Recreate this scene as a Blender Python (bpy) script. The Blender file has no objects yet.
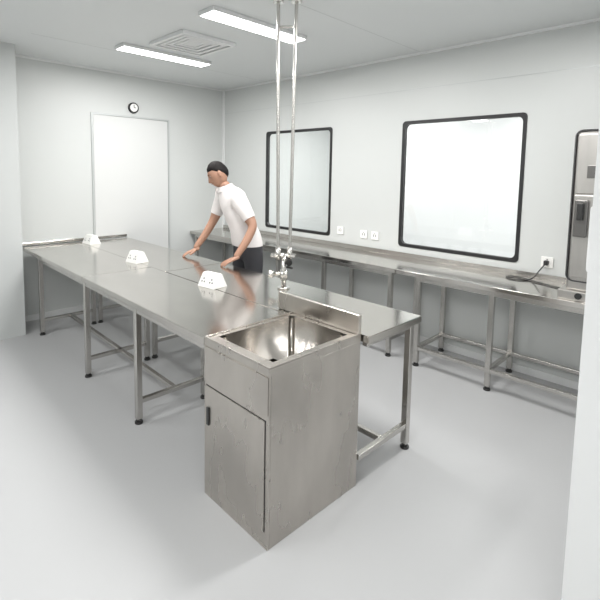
import bpy, bmesh, math, random
from math import *
from mathutils import Vector, Matrix
random.seed(3)
S=bpy.context.scene
COL=bpy.context.collection
try:
    S.view_settings.view_transform='Standard'
except Exception: pass

# ------------------------------------------------------------ materials
def mat(name,col,rough=.5,metal=0.,noise=None,emit=0.,spec=None):
    m=bpy.data.materials.new(name);m.use_nodes=True
    nt=m.node_tree;b=nt.nodes['Principled BSDF']
    b.inputs['Base Color'].default_value=(*col,1);b.inputs['Roughness'].default_value=rough;b.inputs['Metallic'].default_value=metal
    if spec is not None: b.inputs['Specular IOR Level'].default_value=spec
    if emit: b.inputs['Emission Color'].default_value=(*col,1);b.inputs['Emission Strength'].default_value=emit
    if noise:
        sc,amt,scale=noise
        tc=nt.nodes.new('ShaderNodeTexCoord');mp=nt.nodes.new('ShaderNodeMapping');n=nt.nodes.new('ShaderNodeTexNoise')
        mp.inputs['Scale'].default_value=scale;n.inputs['Scale'].default_value=sc;n.inputs['Detail'].default_value=4
        nt.links.new(tc.outputs['Object'],mp.inputs['Vector']);nt.links.new(mp.outputs['Vector'],n.inputs['Vector'])
        r=nt.nodes.new('ShaderNodeMapRange');r.inputs['From Min'].default_value=.3;r.inputs['From Max'].default_value=.7
        r.inputs['To Min'].default_value=1-amt;r.inputs['To Max'].default_value=1+amt
        nt.links.new(n.outputs['Fac'],r.inputs['Value'])
        mx=nt.nodes.new('ShaderNodeVectorMath');mx.operation='SCALE';mx.inputs[0].default_value=col
        nt.links.new(r.outputs['Result'],mx.inputs['Scale']);nt.links.new(mx.outputs['Vector'],b.inputs['Base Color'])
        r2=nt.nodes.new('ShaderNodeMath');r2.operation='MULTIPLY';r2.inputs[1].default_value=rough
        nt.links.new(r.outputs['Result'],r2.inputs[0]);nt.links.new(r2.outputs['Value'],b.inputs['Roughness'])
    return m
M_wall=mat('wall_panel',(.57,.588,.58),.42)
M_wall2=mat('wall_panel_darker_grey',(.52,.538,.533),.5)  # slightly darker grey than the main wall panel, used on the pillar
M_ceil=mat('ceiling_panel',(.65,.672,.675),.55)
M_floor=mat('epoxy_floor',(.415,.42,.425),.36,spec=.32)
M_white=mat('white_paint',(.72,.73,.73),.4)
M_door=mat('door_white',(.62,.63,.625),.4)
M_trim=mat('aluminium_trim',(.50,.52,.52),.4,.3)
M_gasket=mat('black_gasket',(.012,.012,.013),.45)
M_black=mat('black_plastic',(.02,.02,.02),.4)
M_top=mat('brushed_steel_top',(.555,.535,.505),.15,1.,noise=(2.5,.045,(1,2,1)))
M_steel=mat('brushed_steel',(.50,.472,.437),.28,1.,noise=(2.6,.13,(1.6,1.6,.8)))
M_tube=mat('steel_tube',(.56,.545,.52),.27,1.)
M_basin=mat('steel_basin',(.50,.47,.435),.24,1.,noise=(4,.06,(1,1,1)))
M_chrome=mat('chrome',(.68,.66,.63),.15,1.)
M_vent=mat('vent_white',(.72,.73,.73),.45)
M_dark=mat('vent_dark',(.12,.12,.12),.6)
M_lamp=mat('lamp_diffuser',(1,1,1),.4,emit=5.)
M_plastic=mat('white_plastic',(.82,.82,.80),.35)
M_skin=mat('skin',(.36,.20,.135),.5)
M_hair=mat('hair',(.010,.008,.008),.7,spec=.2)
M_shirt=mat('white_shirt',(.70,.67,.66),.8,noise=(9,.05,(1,1,1)))
M_pants=mat('dark_trousers',(.035,.035,.04),.8)
M_shoe=mat('shoe',(.015,.015,.015),.4)
M_ovsteel=mat('oven_brushed_steel',(.46,.445,.425),.40,1.,noise=(4,.06,(6,1,1)))
M_ovgasket=mat('oven_seal',(.035,.035,.037),.45)
M_ovdark=mat('oven_latch_steel',(.16,.155,.15),.35,.8)
M_teal=mat('teal_glass',(.17,.33,.33),.1)
def glassmat():
    m=bpy.data.materials.new('window_glass');m.use_nodes=True;nt=m.node_tree;nt.nodes.clear()
    o=nt.nodes.new('ShaderNodeOutputMaterial');mx=nt.nodes.new('ShaderNodeMixShader');t=nt.nodes.new('ShaderNodeBsdfTransparent');g=nt.nodes.new('ShaderNodeBsdfGlossy')
    t.inputs['Color'].default_value=(.97,.98,.98,1);g.inputs['Roughness'].default_value=.02;mx.inputs['Fac'].default_value=.06
    nt.links.new(t.outputs[0],mx.inputs[1]);nt.links.new(g.outputs[0],mx.inputs[2]);nt.links.new(mx.outputs[0],o.inputs[0]);return m
M_glass=glassmat()

# ------------------------------------------------------------ helpers
def link(o,parent=None):
    COL.objects.link(o)
    if parent: o.parent=parent
    return o
def empty(name,loc=(0,0,0),rz=0):
    e=bpy.data.objects.new(name,None);e.location=loc;e.rotation_euler=(0,0,rz);e.empty_display_size=.1
    return link(e)
def bm_obj(name,bm,mats,parent=None,smooth=False):
    me=bpy.data.meshes.new(name);bmesh.ops.recalc_face_normals(bm,faces=bm.faces[:]);bm.to_mesh(me);bm.free()
    if not isinstance(mats,(list,tuple)): mats=[mats]
    for m in mats: me.materials.append(m)
    if smooth:
        for p in me.polygons: p.use_smooth=True
    return link(bpy.data.objects.new(name,me),parent)
def add_box(bm,x0,x1,y0,y1,z0,z1,mi=0,bev=0):
    r=bmesh.ops.create_cube(bm,size=1)
    vs=r['verts']
    for v in vs: v.co=Vector((x0+(v.co.x+.5)*(x1-x0),y0+(v.co.y+.5)*(y1-y0),z0+(v.co.z+.5)*(z1-z0)))
    fs={f for v in vs for f in v.link_faces}
    for f in fs: f.material_index=mi
    if bev:
        es={e for v in vs for e in v.link_edges}
        rr=bmesh.ops.bevel(bm,geom=list(es),offset=bev,segments=2,affect='EDGES',profile=.5)
        for f in rr['faces']: f.material_index=mi
def boxes(name,lst,mats,parent=None,bev=0):
    bm=bmesh.new()
    for b in lst:
        mi=b[6] if len(b)>6 else 0
        add_box(bm,*b[:6],mi=mi,bev=bev)
    return bm_obj(name,bm,mats,parent)
def add_cyl(bm,p0,p1,r,seg=16,r2=None,mi=0):
    p0=Vector(p0);p1=Vector(p1);d=p1-p0
    rr=bmesh.ops.create_cone(bm,cap_ends=True,segments=seg,radius1=r,radius2=r if r2 is None else r2,depth=d.length)
    q=Vector((0,0,1)).rotation_difference(d.normalized());mt=Matrix.Translation((p0+p1)/2)@q.to_matrix().to_4x4()
    bmesh.ops.transform(bm,matrix=mt,verts=rr['verts'])
    for f in {f for v in rr['verts'] for f in v.link_faces}:
        f.material_index=mi
        if len(f.verts)==4: f.smooth=True
def tube(name,pts,r,m,parent=None,bez=False,res=8):
    cu=bpy.data.curves.new(name,'CURVE');cu.dimensions='3D';cu.bevel_depth=r;cu.bevel_resolution=4;cu.use_fill_caps=True
    if bez:
        sp=cu.splines.new('BEZIER');sp.bezier_points.add(len(pts)-1)
        for b,p in zip(sp.bezier_points,pts): b.co=p;b.handle_left_type=b.handle_right_type='AUTO'
        cu.resolution_u=res
    else:
        sp=cu.splines.new('POLY');sp.points.add(len(pts)-1)
        for b,p in zip(sp.points,pts): b.co=(*p,1)
    cu.materials.append(m)
    o=bpy.data.objects.new(name,cu);link(o)
    dg=bpy.context.evaluated_depsgraph_get();me=bpy.data.meshes.new_from_object(o.evaluated_get(dg))
    bpy.data.objects.remove(o)
    for p in me.polygons:p.use_smooth=True
    return link(bpy.data.objects.new(name,me),parent)
def rrect(w,h,r,n=6):
    pts=[]
    for cx,cy,a0 in((w/2-r,h/2-r,0),(-w/2+r,h/2-r,90),(-w/2+r,-h/2+r,180),(w/2-r,-h/2+r,270)):
        for i in range(n+1):
            a=radians(a0+90*i/n);pts.append((cx+r*cos(a),cy+r*sin(a)))
    return pts
def ring(name,cx,cz,w,h,width,ro,ri,y0,y1,m,parent=None):
    bm=bmesh.new();O=rrect(w,h,ro);I=rrect(w-2*width,h-2*width,ri);n=len(O);L=[]
    for pts in (O,I):
        for y in (y0,y1): L.append([bm.verts.new((cx+a,y,cz+b)) for a,b in pts])
    for i in range(n):
        j=(i+1)%n
        for A,B in((L[0],L[2]),(L[1],L[3]),(L[0],L[1]),(L[2],L[3])): bm.faces.new((A[i],A[j],B[j],B[i]))
    return bm_obj(name,bm,m,parent)

# ------------------------------------------------------------ camera (off-centre crop -> lens shift)
f,cx,cy,pitch,roll,yaw=452,284,214,-.0931,.0158,2.36
CP=Vector((5.18,-3.92,1.61))
F=Vector((cos(yaw)*cos(pitch),sin(yaw)*cos(pitch),sin(pitch)));R=Vector((sin(yaw),-cos(yaw),0));U=R.cross(F)
R2=cos(roll)*R+sin(roll)*U;U2=-sin(roll)*R+cos(roll)*U
cd=bpy.data.cameras.new('camera');cam=link(bpy.data.objects.new('camera',cd));S.camera=cam
cd.sensor_width=36;cd.sensor_fit='HORIZONTAL'
cd.lens=f/600*36;cd.shift_x=(300-cx)/600;cd.shift_y=(cy-300)/600;cd.clip_start=.05
mw=Matrix((R2,U2,-F)).transposed().to_4x4();mw.translation=CP;cam.matrix_world=mw

# ------------------------------------------------------------ room shell
H=2.73;XR=4.85;XE=8.0;YS=-6.5
boxes('floor',[(-.2,XE+.1,YS-.1,2.7,-.1,0)],M_floor)
boxes('ceiling',[(-.2,XE+.1,YS-.1,2.7,H,H+.1)],M_ceil)
W=[(.893,1.97,.90,2.11),(2.84,3.95,.90,2.11)]
ins=.014
def hole(w): return (w[0]+ins,w[1]-ins,w[2]+ins,w[3]-ins)
h1,h2=hole(W[0]),hole(W[1])
zb,zt=h1[2],h1[3]
WT=.06
boxes('wall_north',[(-.1,XR+.1,0,WT,0,zb),(-.1,XR+.1,0,WT,zt,H),(-.1,h1[0],0,WT,zb,zt),(h1[1],h2[0],0,WT,zb,zt),(h2[1],XR+.1,0,WT,zb,zt)],M_wall)
boxes('wall_west',[(-.1,0,YS,2.6,0,H)],M_wall)
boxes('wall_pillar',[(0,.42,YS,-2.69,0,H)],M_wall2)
boxes('wall_right',[(XR,XE,-2.2,-2.1,0,H),(XR,XR+.1,-2.1,0,0,H)],M_white)
boxes('wall_south',[(0,XE,YS-.1,YS,0,H)],M_wall)
boxes('wall_east',[(XE,XE+.1,YS,-2.1,0,H)],M_wall)
boxes('wall_adjoining_north',[(0,XR+.1,2.5,2.6,0,H)],M_white)
boxes('wall_adjoining_east',[(XR,XR+.1,WT,2.5,0,H)],M_white)
for i,w in enumerate(W):
    e=empty('window_%d'%(i+1))
    c=((w[0]+w[1])/2,(w[2]+w[3])/2)
    ring('frame',c[0],c[1],w[1]-w[0],w[3]-w[2],.030,.035,.045,-.006,.034,M_gasket,e)
    boxes('pane',[(w[0]+.02,w[1]-.02,.006,.012,w[2]+.02,w[3]-.02)],M_glass,e)
boxes('trim_1',[(0,.025,-.025,0,0,H)],M_white)
boxes('trim_2',[(0,XR,-.02,0,H-.02,H)],M_white)
boxes('trim_3',[(0,.02,-2.69,0,H-.02,H)],M_white)
boxes('trim_4',[(0,XR,-.003,0,2.40,2.404)],M_trim)
boxes('trim_6',[(.001,.022,-2.62,-1.46,.805,.835)],M_top,bev=.003)
boxes('baseboard_north',[(0,XR,-.012,0,0,.06)],M_white)
boxes('baseboard_west',[(0,.012,-2.69,0,0,.06)],M_white)
d=empty('door_1')
y0,y1,zd=-1.84,-.88,2.23
boxes('frame',[(0,.014,y0-.012,y0+.008,0,zd+.012),(0,.014,y1-.008,y1+.012,0,zd+.012),(0,.0135,y0+.008,y1-.008,zd-.008,zd+.012)],M_trim,d)
boxes('leaf',[(0,.010,y0+.012,y1-.012,.01,zd-.012)],M_door,d)
boxes('trim_5',[(x,x+.006,-2.69,0,H-.001,H+.001) for x in(.9,3.0)],M_trim)
# ------------------------------------------------------------ ceiling lights
def lamp(x,y,L=.92,w=.16,power=30):
    e=empty('ceiling_light',(x,y,H))
    boxes('housing',[(-w/2-.012,w/2+.012,-L/2-.012,L/2+.012,-.03,-.001)],M_vent,e,bev=.004)
    boxes('diffuser',[(-w/2,w/2,-L/2,L/2,-.034,-.0295)],M_lamp,e)
    l=bpy.data.lights.new('area','AREA');l.shape='RECTANGLE';l.size=w;l.size_y=L;l.energy=power;l.color=(1,.985,.968)
    o=link(bpy.data.objects.new('lamp',l),e);o.location=(0,0,-.04)
for x,y in((2.475,-1.56),(1.15,-1.57),(4.1,-1.56)): lamp(x,y,power=33)
for x in(1.4,2.9,4.4,5.9,7.2): lamp(x,-4.6,L=1.8,w=.3,power=26)  # row out of view, added and oversized to soften the light on the floor
lamp(1.5,1.3,power=54);lamp(3.6,1.3,power=54)
# ------------------------------------------------------------ ceiling vent
v=empty('ceiling_air_vent',(1.69,-1.62,H))
L=[]
for k in range(4):
    a=.27-.055*k;b=a-.034;z0=-.03+.004*k;z1=-.002
    L+=[(-a,a,-a,-b,z0,z1),(-a,a,b,a,z0,z1),(-a,-b,-b,b,z0,z1),(b,a,-b,b,z0,z1)]
L+=[(-.06,.06,-.06,.06,-.016,-.002)]
boxes('louvres',L,M_vent,v);boxes('duct',[(-.26,.26,-.26,.26,-.004,-.001)],M_dark,v)
c=empty('wall_gauge',(0,-1.35,2.34));bm=bmesh.new()  # small round pressure gauge, drawn with clock-style hands
add_cyl(bm,(0,0,0),(.03,0,0),.062,32,mi=0);add_cyl(bm,(.028,0,0),(.033,0,0),.047,32,mi=1);add_box(bm,.033,.036,-.003,.003,0,.034,0);add_box(bm,.033,.036,0,.024,-.003,.003,0)
bm_obj('dial',bm,[M_gasket,M_plastic],c)

# ------------------------------------------------------------ island (two rows of tables)
RZ=-.0263;O=(3.88,-2.70,0);HT=.80
t=.038;q=.019
def island_row(tops,near,rows,near_legs,lxs,longy,longend,aprons):
    e=empty('steel_island_table',O,RZ)
    boxes('tabletop',[(a,b,c_,d_,HT-t,HT) for a,b,c_,d_ in tops],M_top,e,bev=.004)
    if near:
        bm=bmesh.new();vs=[bm.verts.new((a,b,HT-t)) for a,b in near];fc=bm.faces.new(vs);r=bmesh.ops.extrude_face_region(bm,geom=[fc]);bmesh.ops.translate(bm,vec=(0,0,t),verts=[k for k in r['geom'] if isinstance(k,bmesh.types.BMVert)])
        bmesh.ops.bevel(bm,geom=[k for k in bm.edges],offset=.004,segments=2,affect='EDGES')
        bm_obj('tabletop_near',bm,M_top,e)
    L=[];feet=[]
    for lx in lxs:
        for ly in rows: L.append((lx-q,lx+q,ly-q,ly+q,.03,HT-t));feet.append((lx,ly))
        a,b=rows;L.append((lx-.015,lx+.015,a+q,b-q,.13,.16));L.append((lx-.015,lx+.015,a+q,b-q,HT-t-.035,HT-t-.001))
    for lx,ly in near_legs: L.append((lx-q,lx+q,ly-q,ly+q,.03,HT-t));feet.append((lx,ly))
    if near_legs: L.append((-.025,.005,.622,1.085-q,.13,.16));L.append((-.025,.005,.66,1.085-q,HT-t-.035,HT-t-.001))
    L.append((-3.34,longend,longy-.015,longy+.015,.13,.16))
    for ly,e1 in aprons: L.append((-3.376,e1,ly-.015,ly+.015,HT-t-.04,HT-t-.001))
    boxes('frame',L,M_tube,e,bev=.003)
    bm=bmesh.new()
    for a,b in feet: add_cyl(bm,(a,b,0),(a,b,.035),.018,12);add_cyl(bm,(a,b,0),(a,b,.012),.026,12)
    bm_obj('feet',bm,M_black,e)
    return e
lxs=(-3.357,-2.16,-1.29)
island_row([(-3.82,-2.131,0,.562),(-2.128,-.483,0,.562)],None,(.04,.53),[],lxs,.30,-1.31,((.04,-.5),(.53,-.5)))
island_row([(-3.82,-1.901,.565,1.13)],[(-1.898,.565),(-.483,.565),(-.483,.622),(.04,.622),(.04,1.13),(-1.898,1.13)],(.60,1.085),[(-.01,1.085)],lxs,.85,-.025,((.60,-.5),(1.085,-.03)))

# ------------------------------------------------------------ sink cabinet
sk=empty('sink_cabinet',O,RZ)
cw,cl=.61,.478
boxes('body',[(-cl,0,0,.012,.0,HT-.03),(-.012,0,.012,cw,.0,HT-.03),(-cl,-.012,cw-.012,cw,.0,HT-.03),(-cl,-cl+.012,.012,cw-.012,0,HT-.03),(-cl+.012,-.012,.012,cw-.012,.02,.04)],M_steel,sk,bev=.002)
boxes('door_gap',[(-cl+.018,-.018,-.0012,.0,.075,.575)],M_black,sk)
boxes('door',[(-cl+.021,-.021,-.006,-.001,.078,.572)],M_steel,sk,bev=.0015)
boxes('apron',[(-cl+.004,-.004,-.004,.0,.60,HT-.035)],M_steel,sk,bev=.001)
bm=bmesh.new();add_box(bm,-cl+.035,-cl+.055,-.014,-.005,.38,.47,bev=.003);bm_obj('handle',bm,M_black,sk)
bx0,bx1,by0,by1=-cl+.035,-.045,.06,.56
boxes('rim',[(-cl,0,0,by0,HT-.03,HT+.003),(-cl,0,by1,cw,HT-.03,HT+.003),(-cl,bx0,by0,by1,HT-.03,HT+.003),(bx1,0,by0,by1,HT-.03,HT+.003)],M_steel,sk)
boxes('raised_lip',[(-cl,0,0,.008,HT+.003,HT+.010),(-.008,0,.008,cw-.016,HT+.003,HT+.010),(-cl,-cl+.008,.008,cw-.016,HT+.003,HT+.010)],M_steel,sk,bev=.002)
boxes('backsplash',[(-cl-.12,0,cw-.016,cw+.006,HT+.003,HT+.105)],M_steel,sk,bev=.004)
bm=bmesh.new();zb_=HT-.27
P=[(bx0,by0),(bx1,by0),(bx1,by1),(bx0,by1)]
tp=[bm.verts.new((a,b,HT+.002)) for a,b in P];bt=[bm.verts.new((a+(.015 if a==bx0 else -.015),b+(.015 if b==by0 else -.015),zb_)) for a,b in P]
for i in range(4): bm.faces.new((tp[i],tp[(i+1)%4],bt[(i+1)%4],bt[i]))
bm.faces.new(bt)
es=[e for e in bm.edges if (e.verts[0] in bt or e.verts[1] in bt)]
bmesh.ops.bevel(bm,geom=es,offset=.03,segments=4,affect='EDGES')
o=bm_obj('basin',bm,M_basin,sk,True)
bm=bmesh.new();add_cyl(bm,(-.24,.30,zb_-.01),(-.24,.30,zb_+.004),.045,24,mi=0);add_cyl(bm,(-.24,.30,zb_+.004),(-.24,.30,zb_+.006),.03,24,mi=1);bm_obj('drain',bm,[M_chrome,M_black],sk)

# ------------------------------------------------------------ overhead service pipes with tap
wp=empty('overhead_water_pipe',(0,0,0))
A=(2.95,-1.79);B=(3.04,-1.71);Cx,Cy=2.985,-1.735
A2=(Cx-.028,Cy-.032);B2=(Cx+.030,Cy+.024)
tube('pipe_1',[(A[0],A[1],H),(A2[0],A2[1],1.03)],.012,M_tube,wp)
tube('pipe_2',[(B[0],B[1],H),(B2[0],B2[1],1.03)],.012,M_tube,wp)
bm=bmesh.new()
add_cyl(bm,(Cx-.07,Cy-.06,1.03),(Cx+.06,Cy+.05,1.03),.016,16)
add_cyl(bm,(Cx,Cy,.80),(Cx,Cy,1.04),.017,16);add_cyl(bm,(Cx,Cy,.80),(Cx,Cy,.812),.042,24);add_cyl(bm,(Cx,Cy,.86),(Cx,Cy,.93),.026,16)
add_cyl(bm,(Cx,Cy,.90),(Cx+.07,Cy-.05,.93),.014,16);add_cyl(bm,(Cx+.07,Cy-.05,.945),(Cx+.07,Cy-.05,.89),.012,16)
add_cyl(bm,(Cx,Cy,.90),(Cx-.05,Cy-.05,.90),.013,16);add_cyl(bm,(Cx-.05,Cy-.05,.90),(Cx-.075,Cy-.075,.90),.026,12)
add_cyl(bm,(A[0],A[1],2.56),(B[0],B[1],2.56),.008,12)
for p in(A,B): add_cyl(bm,(p[0],p[1],H-.015),(p[0],p[1],H),.035,20)
for p in(A2,B2): add_cyl(bm,(p[0],p[1],1.0),(p[0],p[1],1.09),.017,16)
bm_obj('tap_body',bm,M_chrome,wp)
bm=bmesh.new();add_cyl(bm,(Cx+.03,Cy+.02,.99),(Cx+.05,Cy-.0,.985),.022,12);add_box(bm,Cx+.03,Cx+.09,Cy-.012,Cy+.0,.95,.965,bev=.003);bm_obj('valve_handle',bm,M_black,wp)

# ------------------------------------------------------------ wall bench
wb=empty('steel_wall_bench')
D=-.564
boxes('worktop',[(.002,3.158,D,-.002,HT-t,HT),(3.162,XR-.002,D,-.002,HT-t,HT)],M_top,wb,bev=.004)
boxes('backsplash',[(.002,XR-.45,-.022,-.014,HT,HT+.045)],M_tube,wb,bev=.002)
L=[];feet=[]
for x in(.10,1.2,2.33,3.09,3.36,3.95,4.75):
    for y in(D+.045,-.06): L.append((x-q,x+q,y-q,y+q,.03,HT-t));feet.append((x,y))
    L.append((x-.015,x+.015,D+.06,-.075,.14,.17));L.append((x-.015,x+.015,D+.06,-.075,HT-t-.035,HT-t-.001))
for a,b in((.1,3.09),(3.36,4.75)):
    L.append((a,b,D+.03,D+.06,.14,.17));L.append((a,b,-.075,-.045,.14,.17));L.append((a,b,D+.03,D+.06,HT-t-.04,HT-t-.001))
boxes('frame',L,M_tube,wb,bev=.003)
bm=bmesh.new()
for a,b in feet: add_cyl(bm,(a,b,0),(a,b,.035),.018,12);add_cyl(bm,(a,b,0),(a,b,.012),.026,12)
bm_obj('feet',bm,M_black,wb)

# ------------------------------------------------------------ wall sockets
for x,z in((2.57,.97),(2.43,.97),(2.12,.98),(4.16,.94)):
    e=empty('wall_socket',(x,0,z));bm=bmesh.new()
    add_box(bm,-.043,.043,-.012,0,-.043,.043,0,bev=.004)
    add_box(bm,-.016,-.010,-.0135,-.011,-.012,.012,1);add_box(bm,.010,.016,-.0135,-.011,-.012,.012,1);add_box(bm,-.003,.003,-.0135,-.011,.016,.026,1)
    bm_obj('plate',bm,[M_plastic,M_black],e)
pc=empty('power_cable')
tube('cord',[(4.16,-.045,.935),(4.13,-.075,.88),(4.09,-.12,.815),(4.02,-.20,.806),(3.93,-.18,.806),(3.92,-.12,.806),(4.0,-.10,.806),(4.16,-.18,.806),(4.34,-.25,.806)],.0045,M_black,pc,bez=True)
boxes('plug',[(4.145,4.175,-.05,-.0135,.92,.955)],M_black,pc,bev=.004)

# ------------------------------------------------------------ table socket boxes
def sockbox(x,y):
    e=empty('tabletop_socket_box',(x,y,HT),RZ+radians(8))
    bm=bmesh.new();pr=[(-.065,0),(-.025,.095),(.025,.095),(.065,0)]
    a=[bm.verts.new((-.085+(.012 if z>0 else 0),yy,z)) for yy,z in pr];b=[bm.verts.new((.085-(.012 if z>0 else 0),yy,z)) for yy,z in pr]
    bm.faces.new(a);bm.faces.new(b)
    for i in range(4): bm.faces.new((a[i],a[(i+1)%4],b[(i+1)%4],b[i]))
    bmesh.ops.bevel(bm,geom=bm.edges[:],offset=.003,segments=2,affect='EDGES')
    bm_obj('housing',bm,M_plastic,e)
    bm=bmesh.new()
    nrm=Vector((0,-.095,.04)).normalized()
    for sx in(-.04,.04):
        for dx,dz in((-.012,-.008),(.012,-.008),(0,.012)):
            z=.045+dz;yv=-.065+.04*z/.095
            p=Vector((sx+dx,yv,z));add_cyl(bm,p-nrm*.002,p+nrm*.0015,.006,8)
    bm_obj('outlets',bm,M_dark,e)
sockbox(2.61,-2.07);sockbox(1.49,-2.07);sockbox(.24,-1.97)

# ------------------------------------------------------------ oven on bench end
ov=empty('laboratory_oven')
ox0,ox1,oy0,oy1,oz0,oz1=4.40,4.84,-.50,-.04,.86,1.91
boxes('cabinet',[(ox0+.004,ox1,oy0+.012,oy1,oz0,oz1-.005)],M_ovsteel,ov,bev=.012)
boxes('plinth',[(ox0-.03,ox1,oy0-.03,oy1,HT,HT+.062)],M_ovsteel,ov,bev=.004)
cxo=(ox0+ox1)/2;czo=(oz0+.06+oz1)/2
ring('door_gasket',cxo,czo,ox1-ox0,oz1-oz0-.06,.008,.045,.039,oy0,oy0+.016,M_ovgasket,ov)
boxes('control_panel',[(ox0+.02,ox1-.018,oy0+.004,oy0+.016,1.50,oz1-.03)],M_ovsteel,ov,bev=.004)
boxes('control_display',[(ox0+.08,ox0+.24,oy0-.002,oy0+.005,1.60,1.68)],M_ovdark,ov,bev=.002)
boxes('door_panel',[(ox0+.02,ox1-.018,oy0+.002,oy0+.016,.95,1.49)],M_ovsteel,ov,bev=.004)
boxes('door_window',[(ox0+.13,ox1-.05,oy0-.003,oy0+.004,1.02,1.40)],M_teal,ov)
ring('window_bezel',(ox0+ox1)/2+.04,1.21,ox1-ox0-.15,.43,.028,.02,.012,oy0-.008,oy0+.004,M_white,ov)
boxes('latch_box',[(ox0+.03,ox0+.105,oy0-.03,oy0+.004,1.22,1.46)],M_ovdark,ov,bev=.006)
bm=bmesh.new();add_box(bm,ox0+.05,ox0+.085,oy0-.055,oy0-.03,1.33,1.44,bev=.005);bm_obj('handle',bm,M_black,ov)
bm=bmesh.new();add_cyl(bm,(ox0+.09,oy0-.045,.835),(ox0+.09,oy0-.02,.835),.02,20);bm_obj('knob',bm,M_black,ov)

# ------------------------------------------------------------ man
man=empty('man')
def skin(name,verts,edges,root=0,sub=2):
    me=bpy.data.meshes.new(name);me.from_pydata([v[0] for v in verts],edges,[]);o=bpy.data.objects.new(name,me);link(o)
    m=o.modifiers.new('s','SKIN');m.use_smooth_shade=True
    for i,sv in enumerate(me.skin_vertices[0].data):
        r=verts[i][1];sv.radius=(r if isinstance(r,tuple) else (r,r));sv.use_root=(i==root)
    s=o.modifiers.new('u','SUBSURF');s.levels=sub;s.render_levels=sub
    dg=bpy.context.evaluated_depsgraph_get();out=bpy.data.meshes.new_from_object(o.evaluated_get(dg));bpy.data.objects.remove(o)
    for p in out.polygons:p.use_smooth=True
    return out
V=[((2.00,-1.22,.94),(.165,.125)),
   ((1.97,-1.25,1.06),(.165,.125)),
   ((1.93,-1.28,1.20),(.175,.125)),
   ((1.87,-1.32,1.35),(.150,.105)),
   ((1.825,-1.355,1.445),.060),
   ((1.80,-1.375,1.52),.054),
   ((2.02,-1.375,1.375),.078),
   ((2.12,-1.36,1.25),.062),
   ((2.20,-1.335,1.13),.043),
   ((2.20,-1.42,1.00),.038),
   ((2.18,-1.525,.865),.027),
   ((1.71,-1.285,1.385),.078),
   ((1.665,-1.315,1.26),.062),
   ((1.63,-1.35,1.135),.043),
   ((1.615,-1.43,1.01),.038),
   ((1.582,-1.535,.865),.027),
   ((2.095,-1.235,.86),.100),
   ((2.10,-1.24,.68),.085),
   ((2.105,-1.25,.48),.062),
   ((2.105,-1.22,.28),.056),
   ((2.105,-1.20,.09),.042),
   ((1.905,-1.205,.86),.100),
   ((1.88,-1.22,.68),.085),
   ((1.86,-1.24,.48),.062),
   ((1.85,-1.20,.28),.056),
   ((1.85,-1.17,.09),.042)]
E=[(0,1),(1,2),(2,3),(3,4),(4,5),(3,6),(6,7),(7,8),(8,9),(9,10),(3,11),(11,12),(12,13),(13,14),(14,15),(0,16),(16,17),(17,18),(18,19),(19,20),(0,21),(21,22),(22,23),(23,24),(24,25)]
body=skin('body',V,E,0,3)
def seginfo(p):
    best=None
    for a,b in E:
        A_,B_=Vector(V[a][0]),Vector(V[b][0]);d_=B_-A_;tt=max(0,min(1,(p-A_).dot(d_)/d_.length_squared))
        ra=V[a][1];ra=ra if not isinstance(ra,tuple) else ra[0];rb=V[b][1];rb=rb if not isinstance(rb,tuple) else rb[0]
        dd=(p-(A_+d_*tt)).length/(ra+(rb-ra)*tt)
        if best is None or dd<best[0]: best=(dd,a,b,tt)
    return best
bm=bmesh.new();bm.from_mesh(body)
def bis(co,no): bmesh.ops.bisect_plane(bm,geom=bm.verts[:]+bm.edges[:]+bm.faces[:],dist=1e-5,plane_co=co,plane_no=no)
bis((0,0,.93),(0,0,1))
for a,b in((7,8),(12,13)):
    A_,B_=Vector(V[a][0]),Vector(V[b][0]);bis(A_+(B_-A_)*.5,(B_-A_).normalized())
for p in bm.faces:
    c_=p.calc_center_median();_,a,b,tt=seginfo(c_)
    if (a,b)==(4,5): mi=2
    elif (a,b) in((9,10),(8,9),(13,14),(14,15)): mi=2
    elif (a,b) in((7,8),(12,13)): mi=2 if tt>.5 else 0
    elif a in(16,17,18,19,21,22,23,24) or b in(16,21): mi=1
    else: mi=0
    if mi==0 and c_.z<.93: mi=1
    if mi==1 and c_.z>=.93: mi=0
    p.material_index=mi;p.smooth=True
bm.normal_update()
ed=[e_ for e_ in bm.edges if len(e_.link_faces)==2 and e_.link_faces[0].material_index!=e_.link_faces[1].material_index]
bmesh.ops.split_edges(bm,edges=ed)
for v_ in bm.verts:
    if v_.link_faces and all(f_.material_index==0 for f_ in v_.link_faces):
        v_.co+=v_.normal*.007
me=bpy.data.meshes.new('body');bm.to_mesh(me);bm.free()
for m in(M_shirt,M_pants,M_skin): me.materials.append(m)
link(bpy.data.objects.new('body',me),man)
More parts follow.
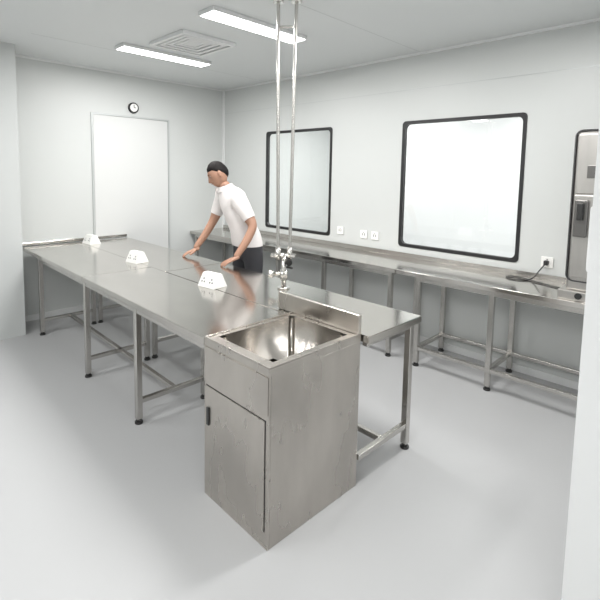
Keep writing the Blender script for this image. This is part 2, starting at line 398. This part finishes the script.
def hand(name,wr,fdir,nrm,side):
    fdir=fdir.normalized();nrm=(nrm-fdir*nrm.dot(fdir)).normalized();s=fdir.cross(nrm)*side
    W=lambda a,b,c_: tuple(wr+fdir*a+s*b+nrm*c_)
    parts=[]
    parts.append(skin(name+'_palm',[(W(-.02,0,0),(.026,.022)),(W(.03,0,0),(.034,.017)),(W(.06,0,0),(.038,.015)),(W(.085,0,-.002),(.036,.012))],[(0,1),(1,2),(2,3)],0,2))
    for k,(b,Ln,r) in enumerate(((.030,.066,.0088),(.010,.075,.0092),(-.010,.070,.0088),(-.029,.054,.0078))):
        sp=b*.3
        parts.append(skin(name+'_finger',[(W(.06,b*.9,0),r*1.05),(W(.085,b,.002),r*1.05),(W(.085+Ln*.45,b+sp*.5,.0),r),(W(.085+Ln*.78,b+sp*.8,-.006),r*.92),(W(.085+Ln,b+sp,-.014),r*.8)],[(0,1),(1,2),(2,3),(3,4)],0,1))
    parts.append(skin(name+'_thumb',[(W(.02,.02,-.002),.013),(W(.045,.046,-.006),.012),(W(.07,.060,-.010),.0105),(W(.092,.066,-.014),.009)],[(0,1),(1,2),(2,3)],0,1))
    bm=bmesh.new()
    for m_ in parts: bm.from_mesh(m_)
    return bm_obj(name,bm,M_skin,man,True)
hand('hand_right',Vector((1.598,-1.512,.874)),Vector((-.50,-.85,-.42)),Vector((-.1,-.2,1)),-1)
hand('hand_left',Vector((2.190,-1.507,.874)),Vector((-.45,-.90,-.42)),Vector((0,-.2,1)),1)
for nm,(ax,ay) in(('shoe_left',(2.105,-1.20)),('shoe_right',(1.85,-1.17))):
    me=skin(nm,[((ax+.01,ay+.05,.05),(.045,.045)),((ax,ay-.02,.055),(.048,.050)),((ax-.02,ay-.11,.04),(.048,.036)),((ax-.035,ay-.18,.032),(.040,.026))],[(0,1),(1,2),(2,3)],0,2)
    for v_ in me.vertices: v_.co.z=max(v_.co.z,.0)
    me.materials.append(M_shoe);link(bpy.data.objects.new(nm,me),man)
def head():
    bm=bmesh.new();bmesh.ops.create_uvsphere(bm,u_segments=40,v_segments=28,radius=1)
    for v_ in bm.verts:
        x,y,z=v_.co
        w=.076;dp=.094;hh=.118
        low=max(0,-z)
        w*=1-.30*low**1.5
        X=x*w;Y=y*dp;Zz=z*hh
        if y<0: Y*=1-.10*low
        if y>0 and z<0: Y*=1-.35*low
        if y<-.2 and z<-.55: Y-=.010
        for sx in(-1,1):
            dd=((X-sx*.030)/.018)**2+((Zz-.006)/.014)**2
            if y<0: Y+=.010*exp(-dd)
        if y<0:
            t_=(Zz+.040)/.05
            if -.3<t_<1.1:
                Y-=.026*exp(-(X/.0105)**2)*max(0,1-max(0,t_))*(1 if t_>=0 else max(0,1+t_/.3))
            Y-=.006*exp(-(X/.022)**2-((Zz+.060)/.008)**2)
            Y+=.004*exp(-(X/.020)**2-((Zz+.060)/.002)**2)
            Y-=.004*exp(-(X/.04)**2-((Zz-.026)/.010)**2)
        v_.co=(X,Y,Zz)
    def ell(c_,r_,mi):
        rr=bmesh.ops.create_uvsphere(bm,u_segments=12,v_segments=8,radius=1)
        for v_ in rr['verts']: v_.co=Vector((v_.co.x*r_[0]+c_[0],v_.co.y*r_[1]+c_[1],v_.co.z*r_[2]+c_[2]))
        for f_ in {f_ for v_ in rr['verts'] for f_ in v_.link_faces}: f_.material_index=mi
    for sx in(-1,1):
        ell((sx*.078,.012,-.004),(.009,.020,.032),0)
        ell((sx*.029,-.072,.006),(.011,.008,.006),2)
        ell((sx*.029,-.0785,.004),(.006,.003,.005),1)
        ell((sx*.029,-.072,.012),(.013,.009,.005),0)
        ell((sx*.030,-.084,.024),(.017,.006,.0035),1)
    ell((0,-.088,-.060),(.020,.006,.004),3)
    rr=bmesh.ops.create_uvsphere(bm,u_segments=64,v_segments=48,radius=1)
    for v_ in rr['verts']:
        x,y,z=v_.co
        if y<-.45: lim=.42
        elif y<.05: lim=.42-(y+.45)*.62
        elif y<.25: lim=.11
        else: lim=.11-(y-.25)*.85
        edge=(z-lim)/.22
        edge=max(-1.,min(1,edge))
        k=.985+.095*edge
        if edge<=-.99: k=.80
        k+=.010*sin(x*40)*sin(y*37+z*29)*max(0,edge)
        low=max(0,-z)
        yy=y*.094*k*(1-.25*low if y>0 else 1)
        v_.co=(x*.076*k*(1-.2*low),yy,z*.118*(k+.03))
    for f_ in {f_ for v_ in rr['verts'] for f_ in v_.link_faces}: f_.material_index=1
    return bm
o=bm_obj('head',head(),[M_skin,M_hair,M_plastic,mat('lips',(.30,.12,.10),.5)],man,True)
hc=Vector((1.775,-1.405,1.575))
o.matrix_local=Matrix.Translation(hc)@Matrix.Rotation(radians(-32),4,'Z')@Matrix.Rotation(radians(24),4,'X')@Matrix.Rotation(radians(-6),4,'Y')
bm=bmesh.new()
rr=bmesh.ops.create_cone(bm,cap_ends=False,segments=24,radius1=.088,radius2=.066,depth=.042)
bmesh.ops.transform(bm,matrix=Matrix.Translation((1.822,-1.358,1.458))@Matrix.Rotation(radians(18),4,'X')@Matrix.Rotation(radians(-10),4,'Y'),verts=bm.verts[:])
bm_obj('collar',bm,M_shirt,man,True)
